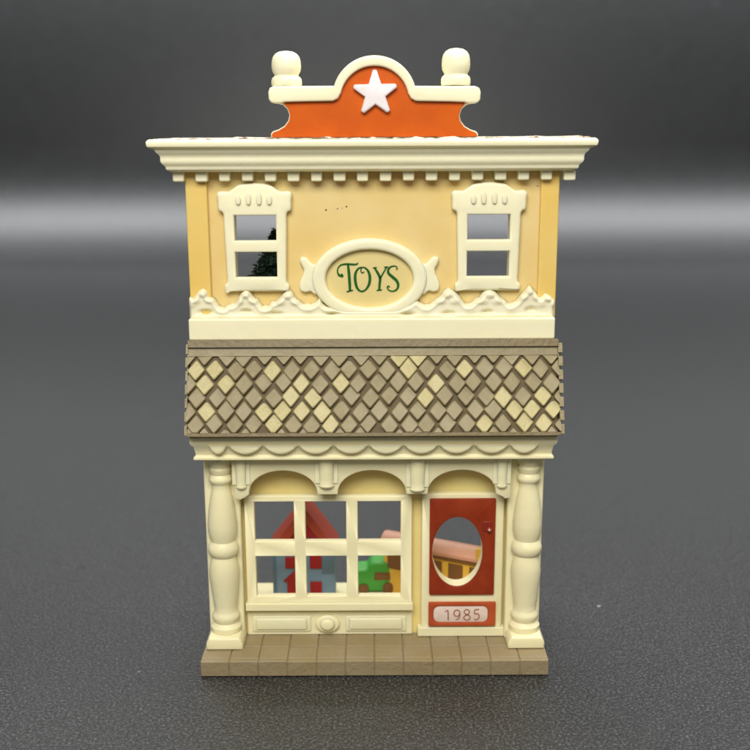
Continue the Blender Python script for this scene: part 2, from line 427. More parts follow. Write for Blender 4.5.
# ---- upper windows
def hood(u0, u1, v0):                                # outline of casing, pixel traced at the left window
    return None
def upper_window(x0, x1, mirror):
    cx = (x0+x1)/2; hw = (x1-x0)/2
    zt = zw1; zb_ = zw0
    k = -1 if mirror else 1
    o = [(-hw-.06,zb_-.135),(-hw-.105,zb_-.13),(-hw-.112,zb_-.075),(-hw-.088,zb_-.04),(-hw-.090,zb_+.1),(-hw-.100,zt-.1),(-hw-.105,zt+.02),(-hw-.145,zt+.05),(-hw-.15,zt+.14),(-hw-.155,zt+.20),(-hw-.12,zt+.225),
         (-hw-.05,zt+.222),(-hw+.0,zt+.25),(-hw+.06,zt+.285),(0,zt+.30)]
    oo = smooth([(cx+a, b) for a, b in o] + [(cx-a, b) for a, b in o[:-1]][::-1], True, 3)
    # square the foot with two small feet
    m_ = MB()
    holes = [rect(x0, x1, zb1, zt)[::-1], rect(x0, x1, zb_, zb0)[::-1]]
    m_.plate(oo, holes, yU-.075, yU-.001, rnd=.026, steps=3)
    m_.box(x0-.024, x0-.001, yU-.02, yU+.10, zb_-.01, zt+.01); m_.box(x1+.001, x1+.024, yU-.02, yU+.10, zb_-.01, zt+.01)
    w = m_.build('upper_window', WHITE, shop)
    m_ = MB()
    for i, a in enumerate((-.15,-.055,.045,.14)):    # fluted crest of the hood
        pts = smooth([(cx+a-.020, zt+.115),(cx+a-.024, zt+.19-abs(a)*.2),(cx+a, zt+.225-abs(a)*.25),(cx+a+.024, zt+.19-abs(a)*.2),(cx+a+.020, zt+.115),(cx+a, zt+.10)], True, 3)
        m_.plate(pts, [], yU-.100, yU-.07, rnd=.012, steps=2)
    m_.build('hood_flutes', IVORY, w)
    return w
upper_window(wl[0], wl[1], False); upper_window(wr[0], wr[1], True)

# ---- oval sign
ocx, ocz = P(369.5, 278, yU)
px = .0096
rxo, rzo, rxi, rzi = 57*px, 40*px*1.0, 43.5*px, 29*px
m_ = MB()
m_.plate(ell(ocx, ocz, rxo, rzo, 64), [ell(ocx, ocz, rxi, rzi, 64)[::-1]], yU-.085, yU-.001, rnd=.032, steps=4)
def ear(k):
    b = [(.46,.15),(.53,.135),(.565,.165),(.60,.20),(.645,.205),(.66,.175),(.645,.13),(.625,.09),(.632,.04),(.655,-.01),(.668,-.065),(.655,-.115),(.61,-.13),(.565,-.12),(.50,-.14)]
    return smooth([(ocx+k*x, ocz+z) for x, z in b], True, 3)
for k in (1,-1):
    m_.plate(ear(k), [], yU-.055, yU-.0015, rnd=.02, steps=3)
oval = m_.build('oval_sign', WHITE, shop)
m_ = MB(); m_.plate(ell(ocx, ocz, rxi+.006, rzi+.006, 56), [], yU-.018, yU-.0008)
m_.build('sign_face', CREAM and mat('pale_yellow_paint', (.80,.63,.27,1), .45, .2, (.1,.06,.02), .15, 7, .5, 3, (.76,.57,.22,1)), oval)
# TOYS lettering, traced in fifths of a photo pixel from (300,230)
def TT(pts): return [P(300+a/5, 230+b/5, yU-.02) for a, b in pts]
def stroke(m_, pts, w, k=5, y=None, close=False):
    q = smooth(TT(pts), False, k); n = len(q)
    if isinstance(w, (list,tuple)):
        ws = []
        for i in range(n):
            t = i/(n-1)*(len(w)-1); j = min(int(t), len(w)-2); ws.append((w[j]+(w[j+1]-w[j])*(t-j))*px/5)
    else: ws = w*px/5
    m_.ribbon(q, ws, yU-.025, yU-.0185)
m_ = MB()
stroke(m_, [(210,228),(196,226),(188,210),(190,190),(206,174),(235,170),(268,172),(284,170),(291,163)], [10,11,7,6,7,9,9,7,3])
stroke(m_, [(205,219),(212,224),(213,232),(204,234)], [5,7,7,3])
stroke(m_, [(240,172),(244,210),(248,260),(250,303)], [10,14,14,12])
stroke(m_, [(233,309),(250,304),(265,301)], [6,7,5])
stroke(m_, [(310,186),(292,192),(278,215),(276,250),(285,288),(305,306),(328,298),(346,268),(349,232),(340,204),(322,187),(308,190),(304,204),(312,214),(321,208)], [5,8,12,14,12,8,8,13,14,11,6,5,5,6,3])
stroke(m_, [(372,190),(386,210),(400,240),(398,270),(396,298)], [6,12,13,12,11])
stroke(m_, [(400,242),(416,215),(430,190),(436,186)], [8,7,6,5])
stroke(m_, [(365,190),(374,188),(384,188)], [5,6,5], 2); stroke(m_, [(420,186),(432,184),(442,185)], [4,5,4], 2)
stroke(m_, [(383,302),(396,300),(410,299)], [5,6,5], 2)
stroke(m_, [(482,198),(486,188),(476,180),(455,183),(441,198),(443,216),(462,234),(482,252),(491,274),(484,296),(463,306),(444,300),(436,288),(441,280),(449,286)], [7,5,5,7,11,13,14,14,12,9,6,6,6,7,4])
m_.build('toys_lettering', GREENL, oval, smooth=False)

# ---- scrolled trim on the balcony and the ledge
tl = [(188.5,319.5),(188.5,299),(190,296.5),(193,297.5),(195.5,294),(198.5,290.5),(202.5,288),(206.5,289.5),(208.5,293),(209,296.5),(212,297.5),(215,299.5),(217.5,303.5),(220,306.5),(224,307.8),(228,305),(233,304.2),(237,300.5),(239,296),(242,292),(246,289),(249.5,290.5),(251.5,294),(254,297.5),(258,299.5),(260,303),(263.5,306.5),(268,306),(271,302.5),(275.5,301),(280,297.5),(283,293.5),(287,290.5),(290.5,290.8),(293.5,294),(295,297.5),(299,300.5),(304,304.5),(311,304.5),(316,302),(320,298),(326,306),(345,308.5),(372,308.5)]
tr = [(555,319.5),(555,300),(551.5,296.5),(548,294),(544.5,292.8),(542,295.5),(539.5,297),(537,293.5),(534,290),(530,285.8),(526.5,288.5),(523.5,292.5),(520,295.5),(517,300),(512.5,303),(508.5,303.5),(505.5,300),(501.5,297.5),(498,294),(494.5,291),(490,288.8),(485.5,289.8),(482,293.5),(479,297.5),(475,299.5),(471,303),(466.5,303.8),(463,300.5),(460,296.5),(456,292.5),(451.5,289.3),(447,289),(443,292),(440,296.5),(435.5,299),(432,302.5),(427,305),(421,303),(416,300),(410,303),(400,307.5),(390,308.5)]
yT = .45
sm = lambda a: smooth(a, False, 4)
L_ = sm(PL(tl[1:], yT)); R_ = sm(PL(tr[1:], yT))
zbt = Z(319.5, yT)
trim = [(L_[0][0], zbt)] + L_ + R_[::-1] + [(R_[0][0], zbt)]
import numpy as np
def relief(name, m, outline, lobes, pits, top, edge, yback, parent, step=.0075, ridge=.010):
    """soft moulded relief: a height map over the outline, pressed out of the wall"""
    P0 = np.array(outline); xa, za = P0.min(0)-.02; xb, zb2 = P0.max(0)+.02
    xs_ = np.arange(xa, xb, step); zs_ = np.arange(za, zb2, step)
    X, Zg = np.meshgrid(xs_, zs_, indexing='ij')
    ins_ = np.zeros(X.shape, bool); D = np.full(X.shape, 9.)
    for k in range(len(P0)):
        (x1, z1), (x2, z2) = P0[k-1], P0[k]
        if z1 != z2:
            c = ((z1 > Zg) != (z2 > Zg)) & (X < (x2-x1)*(Zg-z1)/(z2-z1)+x1); ins_ ^= c
        L2 = (x2-x1)**2+(z2-z1)**2
        t = np.clip(((X-x1)*(x2-x1)+(Zg-z1)*(z2-z1))/max(L2,1e-12), 0, 1)
        D = np.minimum(D, np.hypot(X-x1-t*(x2-x1), Zg-z1-t*(z2-z1)))
    sd = np.where(ins_, D, -D)
    t = np.clip(sd/edge, 0, 1); hgt = top*np.sqrt(1-(1-t)**2)
    hgt += ridge*np.exp(-((sd-.040)/.016)**2)*(sd > 0)                    # raised bead that follows the edge
    for cx, cz, rx, rz, a in lobes: hgt += (sd > 0)*a*np.exp(-(((X-cx)/rx)**2+((Zg-cz)/rz)**2)**1.3)
    for cx, cz, rx, rz, a in pits: hgt -= (sd > 0)*np.minimum(hgt-.004, a*np.exp(-(((X-cx)/rx)**2+((Zg-cz)/rz)**2)**1.5))
    keep = sd > -step*1.2
    bm = bmesh.new(); V = {}
    for i_, j_ in zip(*np.nonzero(keep)):
        V[i_, j_] = bm.verts.new((X[i_, j_], yback-(hgt[i_, j_] if sd[i_, j_] > 0 else -.003), Zg[i_, j_]))
    for (i_, j_), v0 in list(V.items()):
        q = (V.get((i_+1, j_)), V.get((i_+1, j_+1)), V.get((i_, j_+1)))
        if all(q): bm.faces.new((v0, *q))
    me = bpy.data.meshes.new(name); bm.to_mesh(me); bm.free()
    o = link(name, me, m, parent); 
    if 'sharp_edge' in me.attributes: me.attributes.remove(me.attributes['sharp_edge'])
    s2 = o.modifiers.new('thickness', 'SOLIDIFY'); s2.thickness = .004; s2.offset = -1
    return o
lobes, pits = [], []
for u, v in ((191,303),(203,295),(222,312),(246,296),(264,311),(288,297),(309,309),(330,308),(530,292),(548,299),(511,309),(490,296),(470,309),(448,296),(425,310),(408,309)):
    x, z = P(u, v, yT-.02)
    if v < 300:
        lobes += [(x, z+.005, .03, .028, .022), (x-.065, z-.05, .045, .03, .016), (x+.065, z-.05, .045, .03, .016)]
    else: lobes += [(x, z-.01, .06, .035, .014)]
for u, v, rx, ry in ((206,312.5,6.5,3.0),(246,311.5,5,2.4),(276,313.6,6.5,2.2),(333,313.8,7,2),(408,314,6,2),(448,313.5,5.5,2.6),(487,312,5,2.4),(531,310.5,5.5,3.6)):
    x, z = P(u, v, yT-.02); pits.append((x, z, rx*px, ry*px, .05))
relief('scroll_trim', IVORY, trim, lobes, pits, .080, .034, yU-.002, shop)
m_ = MB()
m_.box(XX(188.6,330,.36), XX(555,330,.36), .36, yU-.003, Z_led0+.012, Z_led1)
m_.box(XX(188.6,330,.36)+.01, XX(555,330,.36)-.01, .38, yU-.004, Z_led0-.05, Z_led0+.011)
m_.build('balcony_ledge', WHITE, shop, bevel=.016, seg=3)

# ---- shingled awning roof
RT = Vector((0, .33, Z(342, .33))); RB = Vector((0, .02, Z(435, .02)))
dv = RB-RT; RL = dv.length; dirn = dv.normalized(); nrm = Vector((0, dirn.z, -dirn.y)).normalized()
if nrm.y > 0: nrm = -nrm
RH = 1.772
m_ = MB()
# body: wedge
A = [(RT.y, RT.z), (RB.y, RB.z), (RB.y+.03, RB.z-.035), (.54, RB.z-.035), (.54, RT.z-.02)]
va = [m_.bm.verts.new((-RH+.03, y, z)) for y, z in A]; vb = [m_.bm.verts.new((RH-.03, y, z)) for y, z in A]
for f in ([*va], [*vb[::-1]]): m_.bm.faces.new(f).material_index = 0
for i in range(len(A)):
    j = (i+1) % len(A); f = m_.bm.faces.new((va[i], vb[i], vb[j], va[j])); f.material_index = 2 if i == 0 else 0
Mr = Matrix(((1,0,0,0),(0,nrm.y,dirn.y,0),(0,nrm.z,dirn.z,0),(0,0,0,1)))
def RP(x, s, h): return Vector((x, RT.y, RT.z)) + dirn*s + nrm*h      # s down the slope, h outwards
def box_r(x0,x1,s0,s1,h0,h1,mi):
    vs = [m_.bm.verts.new(RP(x,s,h)) for x in (x0,x1) for s in (s0,s1) for h in (h0,h1)]
    for q in ((0,1,3,2),(4,6,7,5),(0,4,5,1),(2,3,7,6),(0,2,6,4),(1,5,7,3)):
        m_.bm.faces.new([vs[i] for i in q]).material_index = mi
box_r(-RH+.01, RH-.01, -.015, .055, -.02, .06, 0)
box_r(-RH+.015, RH-.015, .056, .135, -.02, .026, 1)
box_r(-RH+.01, RH-.01, RL-.018, RL+.012, -.02, .042, 0)
# diamonds
random.seed(21)
cream_px = []
for sc_, ou, lst in ((6.25,180,[(110,185),(240,180),(165,275),(300,265),(165,445),(620,180),(560,430),(680,425),(625,515)]),
                     (5.357,290,[(580,155),(535,85),(640,85),(90,225),(310,225),(50,290),(150,290),(100,365),(205,370),(265,435),(700,295),(750,230)]),
                     (5.357,430,[(155,150),(475,150),(370,285),(585,280),(430,360),(540,355),(645,350),(280,425),(490,430),(600,420)])):
    for a, b in lst: cream_px.append((ou+a/sc_, 340+b/sc_))
def slope_xy(u, v):                                  # pixel -> (x, s) on the roof slope
    d = CROT @ Vector((u-375, 375-v, -FPX)); o = Vector((CX, -CD, CZ))
    t = (RT-o).dot(nrm)/d.dot(nrm); q = o+d*t
    return q.x, (q-RT).dot(dirn)
CXS = [slope_xy(u, v) for u, v in cream_px]
xA, sA = slope_xy(197.6, 369.8)
dx = (slope_xy(541.5, 369)[0]-xA)/18                 # width of a diamond
s5 = slope_xy(197, 425)[1]; ds = (s5-sA)/4           # row pitch
cells = []
for r in range(-1, 6):
    off = 0 if r % 2 == 0 else dx/2
    for c in range(-1, 20):
        cells.append((r, c, xA+c*dx+off, sA+r*ds))
creamset = set()
for x, s in CXS:
    best = min(cells, key=lambda q: (q[2]-x)**2+(q[3]-s)**2); creamset.add((best[0], best[1]))
SMIN, SMAX = .136, RL-.018
def clip(poly, f):
    o = []
    for i in range(len(poly)):
        a, b = poly[i], poly[(i+1) % len(poly)]; fa, fb = f(a), f(b)
        if fa >= 0: o.append(a)
        if fa*fb < 0:
            t = fa/(fa-fb); o.append((a[0]+(b[0]-a[0])*t, a[1]+(b[1]-a[1])*t))
    return o
for r, c, x, s in cells:
    cr = (r, c) in creamset
    jx, js = random.uniform(-.018,.012), random.uniform(-.012,.018)
    g = random.uniform(.94,1.0)
    hx, hs = dx/2*g*.97, ds*g*random.uniform(.84,.93)
    k = random.uniform(-.010,.010)
    ka, kb = random.uniform(.96,1.03)*.5, random.uniform(.88,1.0)*.5
    poly = [(x+jx+(sa*ka+sb*kb)*dx/2, s+js+(-sa*ka+sb*kb)*ds*.84+sa*k*.4) for sa, sb in ((1,-1),(1,1),(-1,1),(-1,-1))]
    # round the tips a little
    rp = []
    for i in range(4):
        p0, p1, p2 = poly[i-1], poly[i], poly[(i+1)%4]
        for q, t in ((p0,.09),(p2,.09)): rp.append((p1[0]+(q[0]-p1[0])*t, p1[1]+(q[1]-p1[1])*t))
    rp = clip(rp, lambda q: q[1]-SMIN); 
    if len(rp) >= 3: rp = clip(rp, lambda q: SMAX-q[1])
    if len(rp) >= 3: rp = clip(rp, lambda q: q[0]+RH)
    if len(rp) >= 3: rp = clip(rp, lambda q: RH-q[0])
    if len(rp) < 3: continue
    ar = abs(sum(rp[i][0]*rp[(i+1)%len(rp)][1]-rp[(i+1)%len(rp)][0]*rp[i][1] for i in range(len(rp))))/2
    if ar < .0015: continue
    cxm = sum(q[0] for q in rp)/len(rp); csm = sum(q[1] for q in rp)/len(rp)
    tilt = random.uniform(.16,.28); tx = random.uniform(-.10,.10)
    h0 = .026+random.uniform(-.003,.006)
    hh = lambda q: h0+(q[1]-s)*tilt+(q[0]-x)*tx
    mi = 3 if cr else 1
    bot = [m_.bm.verts.new(RP(q[0], q[1], -.004)) for q in rp]
    mid = [m_.bm.verts.new(RP(q[0], q[1], hh(q)-.010)) for q in rp]
    ins = .86
    top = [m_.bm.verts.new(RP(cxm+(q[0]-cxm)*ins, csm+(q[1]-csm)*ins, hh(q))) for q in rp]
    n_ = len(rp)
    for i in range(n_):
        j = (i+1) % n_
        m_.bm.faces.new((bot[i], bot[j], mid[j], mid[i])).material_index = 0
        m_.bm.faces.new((mid[i], mid[j], top[j], top[i])).material_index = mi
    m_.bm.faces.new(top).material_index = mi
# serrated ends: scalloped verge strips
for sx in (-1, 1):
    k = 0; s = .02
    while s < RL-.05:
        l = ds*.98
        x_ = sx*(RH-.012)
        box_r(min(x_, x_+sx*.022), max(x_, x_+sx*.040), s, min(s+l*.72, RL), -.10, .035+random.uniform(-.006,.008), 1)
        box_r(min(x_, x_+sx*.010), max(x_, x_+sx*.010), s+l*.72, min(s+l, RL), -.10, .015, 1)
        s += l
m_.build('shingle_roof', [BROWN, TILE, GROOVE, TILEC], shop, smooth=False)

# ---- entablature under the roof
yE = .13
ze1 = RB.z-.036; ze0 = Z(459.5, yE+.05)
EH = 1.745
m_ = MB()
hE = ze1-ze0
pf = [(-.03, ze0), (.022, ze0+.004), (.034, ze0+.014), (.034, ze0+.034), (.018, ze0+.044), (.012, ze0+.055), (.03, ze0+hE*.55), (.055, ze0+hE*.66), (.062, ze0+hE*.76), (.058, ze0+hE*.86), (.058, ze1)]
rows = []
moulding(m_, pf, EH-.045, yE+.05, .49)
# swags
ns = 10; xw = .337
x_s = XX(298.2, 450, yE)
for k in range(-3, 8):
    a = x_s+k*xw; b = a+xw
    if a < -EH+.12 or b > EH-.12:
        a = max(a, -EH+.16); b = min(b, EH-.16)
        if b-a < .12: continue
    pts = [(a+.006, ze0+hE*.62)]
    for j in range(0, 13):
        t = j/12; pts.append((a+.01+(b-a-.02)*t, ze0+hE*.60-.082*math.sin(math.pi*t)**.7))
    pts.append((b-.006, ze0+hE*.62))
    m_.plate(pts[::-1], [], yE-.034, yE+.06, rnd=.030, steps=3)
m_.build('entablature', CREAM, shop)

# ---- lower front: back wall with openings
wx0, wx1 = XX(251,550,YW), XX(405,550,YW); wz0, wz1 = Z(600,YW), Z(499,YW)
dx0, dx1 = XX(429.5,550,YW), XX(494.5,550,YW)
m_ = MB()
dz_c = Z(551.5, .5); dcx = XX(456.8, 551, .5)
hole_d = ell(XX(457.5,551,YW), Z(550,YW), .30, .42, 40)
m_.plate(rect(-HW_L+.11, HW_L-.11, zb-.002, ze1), [rect(wx0, wx1, wz0, wz1)[::-1], hole_d[::-1]], YW, YW+.06)
m_.build('lower_wall', PALE, shop, bevel=0)
# arcade frieze
yA = .30
za1, zspr = ze0+.03, Z(494.5, yA)
def arc_d(uc, r=34.3):
    x = XX(uc, 490, yA); rr = r*.00985; ht = Z(470.5, yA)-zspr
    return [(x-rr*math.cos(math.pi*k/20), zspr+ht*math.sin(math.pi*k/20)**.92) for k in range(21)]
xl, xr = XX(234,480,yA), XX(511,480,yA)
bottom = [(xl, zspr-.055), (xl+.09, zspr-.06)]
outl = [(xl, za1)] + [(xl, zspr-.035), (xl+.05, zspr-.055), (xl+.10, zspr-.03)]
for uc in (283, 372, 462): outl += arc_d(uc)
outl += [(xr-.08, zspr-.03), (xr-.05, zspr-.055), (xr, zspr-.035), (xr, za1)]
m_ = MB(); m_.plate(outl[::-1], [], yA, yA+.14, rnd=.014, steps=2)
m_.build('arcade_frieze', CREAM, shop)
for uc, wpx, vb_ in ((326.5, 17, 489), (417.5, 17, 493), (241, 12, 490), (502, 12, 490)):
    m_ = MB(); x = XX(uc, 475, yA); z1, z0 = za1+.004, Z(vb_, yA-.03)
    hh_ = wpx/2*.0098
    m_.box(x-hh_-.03, x+hh_+.03, yA-.012, yA+.005, z0+.05, z1)
    prof = [(hh_*.80, z0+.012), (hh_*.95, z0+.03), (hh_*.82, z0+.05), (hh_*.86, z0+.1), (hh_*.95, z1-.05), (hh_*1.05, z1-.02), (hh_*1.05, z1)]
    m_.lathe(prof, 20, (x, yA+.0), sy=.75)
    m_.build('frieze_bracket', CREAM, shop, bevel=.006)
# wall returns beside the window (pilaster strips behind the columns)
for sx in (-1, 1):
    m_ = MB(); a = sx*(HW_L-.003); b = sx*(HW_L-.36 if sx < 0 else HW_L-.36)
    m_.box(min(a,b), max(a,b), .43, .558, zb-.003, ze0+.012)
    m_.build('corner_strip', CREAM, shop, bevel=.02, seg=3)
# display window
yF = .485
fx0, fx1 = XX(245.5,550,yF), XX(412,550,yF)
cols = [(XX(255.5,550,yF), XX(294.6,550,yF)), (XX(306,550,yF), XX(346.4,550,yF)), (XX(358,550,yF), XX(400.6,550,yF))]
rws = [(Z(541,yF), Z(501.5,yF)), (Z(595.5,yF), Z(556,yF))]
m_ = MB()
m_.plate(rect(fx0, fx1, Z(607,yF), Z(495.5,yF)), [rect(c[0], c[1], r[0], r[1])[::-1] for c in cols for r in rws], yF, YW-.002, rnd=.010, steps=2)
m_.box(fx0-.015, fx1+.012, yF-.035, YW-.003, Z(610.5,yF-.03), Z(603.5,yF-.03))
m_.build('display_window', CREAM, shop, bevel=.006)
# inner rim deepens the opening
# apron under window
yP = .53
pz0, pz1 = zb+.004, Z(611.5, yP)
ap0, ap1 = fx0-.01, XX(412, 620, yP)
m_ = MB(); m_.box(ap0, ap1, yP, YW-.001, pz0, pz1)
rz0, rz1 = Z(631,yP-.03), Z(617.5,yP-.03)
for u0, u1 in ((252.5,311),(345.5,406)):
    m_.plate(rrect(XX(u0,624,yP), XX(u1,624,yP), rz0-.012, rz1+.012, .02), [], yP-.018, yP+.004, rnd=.010, steps=2)
    m_.plate(rrect(XX(u0,624,yP)+.04, XX(u1,624,yP)-.04, rz0+.014, rz1-.008, .02), [], yP-.034, yP-.012, rnd=.018, steps=3)
m_.build('window_apron', CREAM, shop, bevel=.01)
m_ = MB(); x, z = P(327.5, 624.5, yP-.05)
m_.plate(ell(x, z-.006, .125, .098, 32), [], yP-.045, yP+.003, rnd=.025, steps=3)
m_.plate(ell(x+.0, z+.0, .075, .066, 28), [], yP-.085, yP-.035, rnd=.035, steps=4)
m_.build('rosette', CREAM, shop)
# door frame
yD = .49
gx0, gx1 = XX(421.5,560,yD), XX(503,560,yD)
ddx0, ddx1, ddz0, ddz1 = XX(429.4,550,yD), XX(494.6,550,yD), Z(594.3,yD), Z(498.5,yD)
ecx, ecz = P(457.2, 551.3, yD)
erx, erz = 25.2*.0102, 36.3*.0105
m_ = MB()
m_.plate(rect(gx0, gx1, Z(633,yD), Z(494,yD)), [ell(ecx+.004, ecz-.004, erx, erz, 48)[::-1]], yD, YW+.10, rnd=.012, steps=2)
m_.box(gx0-.035, gx1+.03, yD-.02, YW-.003, zb+.003, Z(628,yD-.02))
m_.build('door_frame', CREAM, shop, bevel=.008)
m_ = MB()
m_.plate(rrect(ddx0, ddx1, ddz0, ddz1, .015, 3), [ell(ecx, ecz, erx, erz, 48)[::-1]], yD-.028, yD-.001, rnd=.008, steps=2)
door = m_.build('door', RED, shop)
kx, kz = P(488.8, 528.8, yD-.04)
m_ = MB()
m_.plate(rrect(kx-.065, kx+.04, kz-.035, kz+.075, .02, 3), [], yD-.036, yD-.026, rnd=.006, steps=1)
for f in m_.bm.faces: f.material_index = 0
m_.build('lock_plate', mat('dark_red_paint', (.22,.02,.008,1), .4), door)
m_ = MB(); bmesh.ops.create_uvsphere(m_.bm, u_segments=16, v_segments=10, radius=.026, matrix=Matrix.Translation((kx+.004, yD-.052, kz-.005)))
m_.build('door_knob', mat('knob_paint', (.36,.06,.03,1), .22, spec=.8), door)
m_ = MB(); bmesh.ops.create_uvsphere(m_.bm, u_segments=10, v_segments=8, radius=.009, matrix=Matrix.Translation((kx+.002, yD-.074, kz-.002)))
m_.build('pale_dot', STARW, door)  # tiny pale bead set on the front of the knob
# year plate
nx0, nx1, nz0, nz1 = XX(428.3,613,yD), XX(495.2,613,yD), Z(625.8,yD-.02), Z(601.8,yD-.02)
ix0, ix1, iz0, iz1 = XX(434.3,613,yD), XX(485.8,613,yD), Z(621.3,yD-.02), Z(606.8,yD-.02)
m_ = MB()
ix1 = XX(486.5,613,yD)
m_.plate(rrect(nx0, nx1, nz0, nz1, .012, 3), [rrect(ix0-.012, ix1+.012, iz0-.010, iz1+.010, .06, 5)[::-1]], yD-.040, yD-.0215, rnd=.010, steps=2)
yr = m_.build('year_plate', mat('plate_orange_red', (.50,.085,.018,1), .42, bump=.2, bscale=14, var=.6, vscale=6, col2=(.4,.05,.012,1)), shop)
m_ = MB(); m_.plate(rrect(ix0-.010, ix1+.010, iz0-.008, iz1+.008, .058, 5), [], yD-.030, yD-.0213, rnd=.006, steps=2)
m_.build('pale_panel', NUMW, yr)
# numerals 1985, traced at 4.69 x from (340,490)
def NT(pts): return [P(340+a/4.6875, 490+b/4.6875, yD-.031) for a, b in pts]
m_ = MB()
def nstroke(pts, w, k=5):
    q = smooth(NT(pts), False, k); n = len(q)
    ws = [(w[min(int(i/(n-1)*(len(w)-1)), len(w)-2)]+(w[min(int(i/(n-1)*(len(w)-1)), len(w)-2)+1]-w[min(int(i/(n-1)*(len(w)-1)), len(w)-2)])*((i/(n-1)*(len(w)-1))-min(int(i/(n-1)*(len(w)-1)), len(w)-2)))*.0022 for i in range(n)]
    m_.ribbon(q, ws, yD-.0345, yD-.0295)
nstroke([(493,572),(505,564),(507,585),(507,610)], [3,5,6,6])
nstroke([(560,580),(553,591),(539,589),(534,576),(541,564),(553,563),(561,572),(561,588),(555,602),(541,608)], [4,5,5,5,5,5,5,5,5,3])
nstroke([(592,583),(582,573),(588,562),(600,561),(607,570),(600,581),(585,590),(580,601),(590,609),(604,607),(610,597),(603,587),(592,583)], [5]*13, 4)
nstroke([(652,560),(633,562),(631,580),(644,579),(652,588),(649,602),(637,608),(628,604)], [5,5,5,5,5,5,5,4])
m_.build('year_numerals', NUMR, yr, smooth=False)

# ---- columns (turned posts)
def col_profile():
    # (pixel radius at the post, image row)
    pr = [(14.5,632),(15.5,630),(15.5,626.5),(13.0,624.5),(11.5,623),(12.5,621),(13.8,618.5),(13.8,615.5),(12.2,613.5),(11.2,611),(11.6,606),(13.0,595),(14.4,583),(15.0,573),(14.2,565),(12.4,560),(11.6,557.5),
          (13.6,555.5),(15.1,552.5),(15.3,549.5),(14.8,546.5),(13.2,544),(11.9,542),(12.9,538),(14.2,533),(14.4,524),(13.2,512),(11.2,500),(9.4,491),(8.4,485.5),(9.2,484),(11.2,482),(11.6,479),(10.2,476.5),(9.2,475),(10.6,472.5),(11.0,469.5),(9.6,467.5),(10.5,466),(11.5,463),(12.5,459)]
    out = []
    for r, v in pr:
        out.append((r*.0101, Z(v, .33)))
    return out
cpz = col_profile()
zcap = ze0+.002
sc_top = cpz[-1][1]
prof = [(r, z if z < zcap else zcap) for r, z in cpz]
foot_top = prof[0][1]
m_ = MB(); m_.lathe([(r, z) for r, z in prof], 36, (0,0), sy=.9)
m_.plate([(-.185,zb+.001),(.185,zb+.001),(.185,zb+.07),(.165,zb+.11),(.15,foot_top+.002),(-.15,foot_top+.002),(-.165,zb+.11),(-.185,zb+.07)], [], -.195, .12, rnd=.025, steps=3)
m_.plate([(-.14,zcap-.045),(.14,zcap-.045),(.15,zcap-.02),(.15,zcap),(-.15,zcap),(-.14,zcap-.02)], [], -.12, .12, rnd=.008, steps=2)
c1 = m_.build('column', CREAM, shop, (XX(223.2, 550, .38), .395, 0))
c2 = c1.copy(); C.objects.link(c2); c2.parent = shop; c2.location = Vector((XX(526.6, 550, .38), .395, 0)) - WL[shop]

# ------------------------------------------------------------------ toys seen inside
# toy house
yh = 1.22
hx0, hx1 = XX(273.5,580,yh), XX(335,580,yh); hz_e = Z(545,yh); hz_p = Z(505.5,yh); hcx = XX(305,540,yh)
tloc = ((hx0+hx1)/2, yh+.18, FZ)
th = thing('toy_house', 'small blue toy house with red gabled roof and red shutters behind the shop window', 'toy house', tloc)
m_ = MB(); m_.plate([(hx0,FZ),(hx1,FZ),(hx1,hz_e),(hcx,hz_p-.08),(hx0,hz_e)], [], yh, yh+.34); 
m_.build('wall', TBLUE, th, bevel=.008)
m_ = MB(); m_.box(hx0-.004, hx0+.035, yh-.015, yh-.001, FZ, hz_e-.04); 
SL = mat('toy_slate', (.13,.21,.30,1), .5)
m_.build('corner_board', SL, th, bevel=.004)
m_ = MB(); m_.box(hx1-.14, hx1-.004, yh-.012, yh-.001, Z(573,yh), hz_e-.05)
m_.build('corner_board', SL, th, bevel=.004)
ex = .035; sl = (hz_p-hz_e)/(hcx-hx0)
o_ = [(hx0-ex, hz_e-ex*sl+.01), (hcx, hz_p+.01), (hx1+ex, hz_e-ex*sl+.01), (hx1+ex-.11, hz_e-ex*sl), (hcx, hz_p-.15), (hx0-ex+.11, hz_e-ex*sl)]
m_ = MB(); m_.plate(o_, [], yh-.07, yh+.38, rnd=.008, steps=2); m_.build('roof', TREDL, th)
m_ = MB(); m_.plate([(hx0+.07, hz_e-.005), (hcx, hz_p-.151), (hx1-.07, hz_e-.005)], [], yh-.03, yh-.003); m_.build('gable', TRED, th)
m_ = MB(); m_.plate([(hcx-.0, hz_e+.01),(hcx+.13, hz_e+.01),(hcx+.09, hz_e+.085),(hcx+.03, hz_e+.11)], [], yh-.036, yh-.031); m_.build('gable_window', TDBLUE, th)
for u0,u1,v0,v1 in ((285.5,297,556,567.5),(310,321.7,550,567.8),(310,321.7,581,596.5)):
    m_ = MB(); m_.box(XX(u0,570,yh), XX(u1,570,yh), yh-.02, yh-.001, Z(v1,yh), Z(v0,yh)); m_.build('window', TRED, th, bevel=.006)
m_ = MB(); q = PL([(287.5,600),(301,600),(301,568),(295,570),(283.8,580.5),(287.5,581.5)], yh); q=[(x,max(z,FZ+.02)) for x,z in q]; m_.plate(q[::-1], [], yh-.03, yh-.0015, rnd=.006, steps=1); m_.build('door', TRED, th)

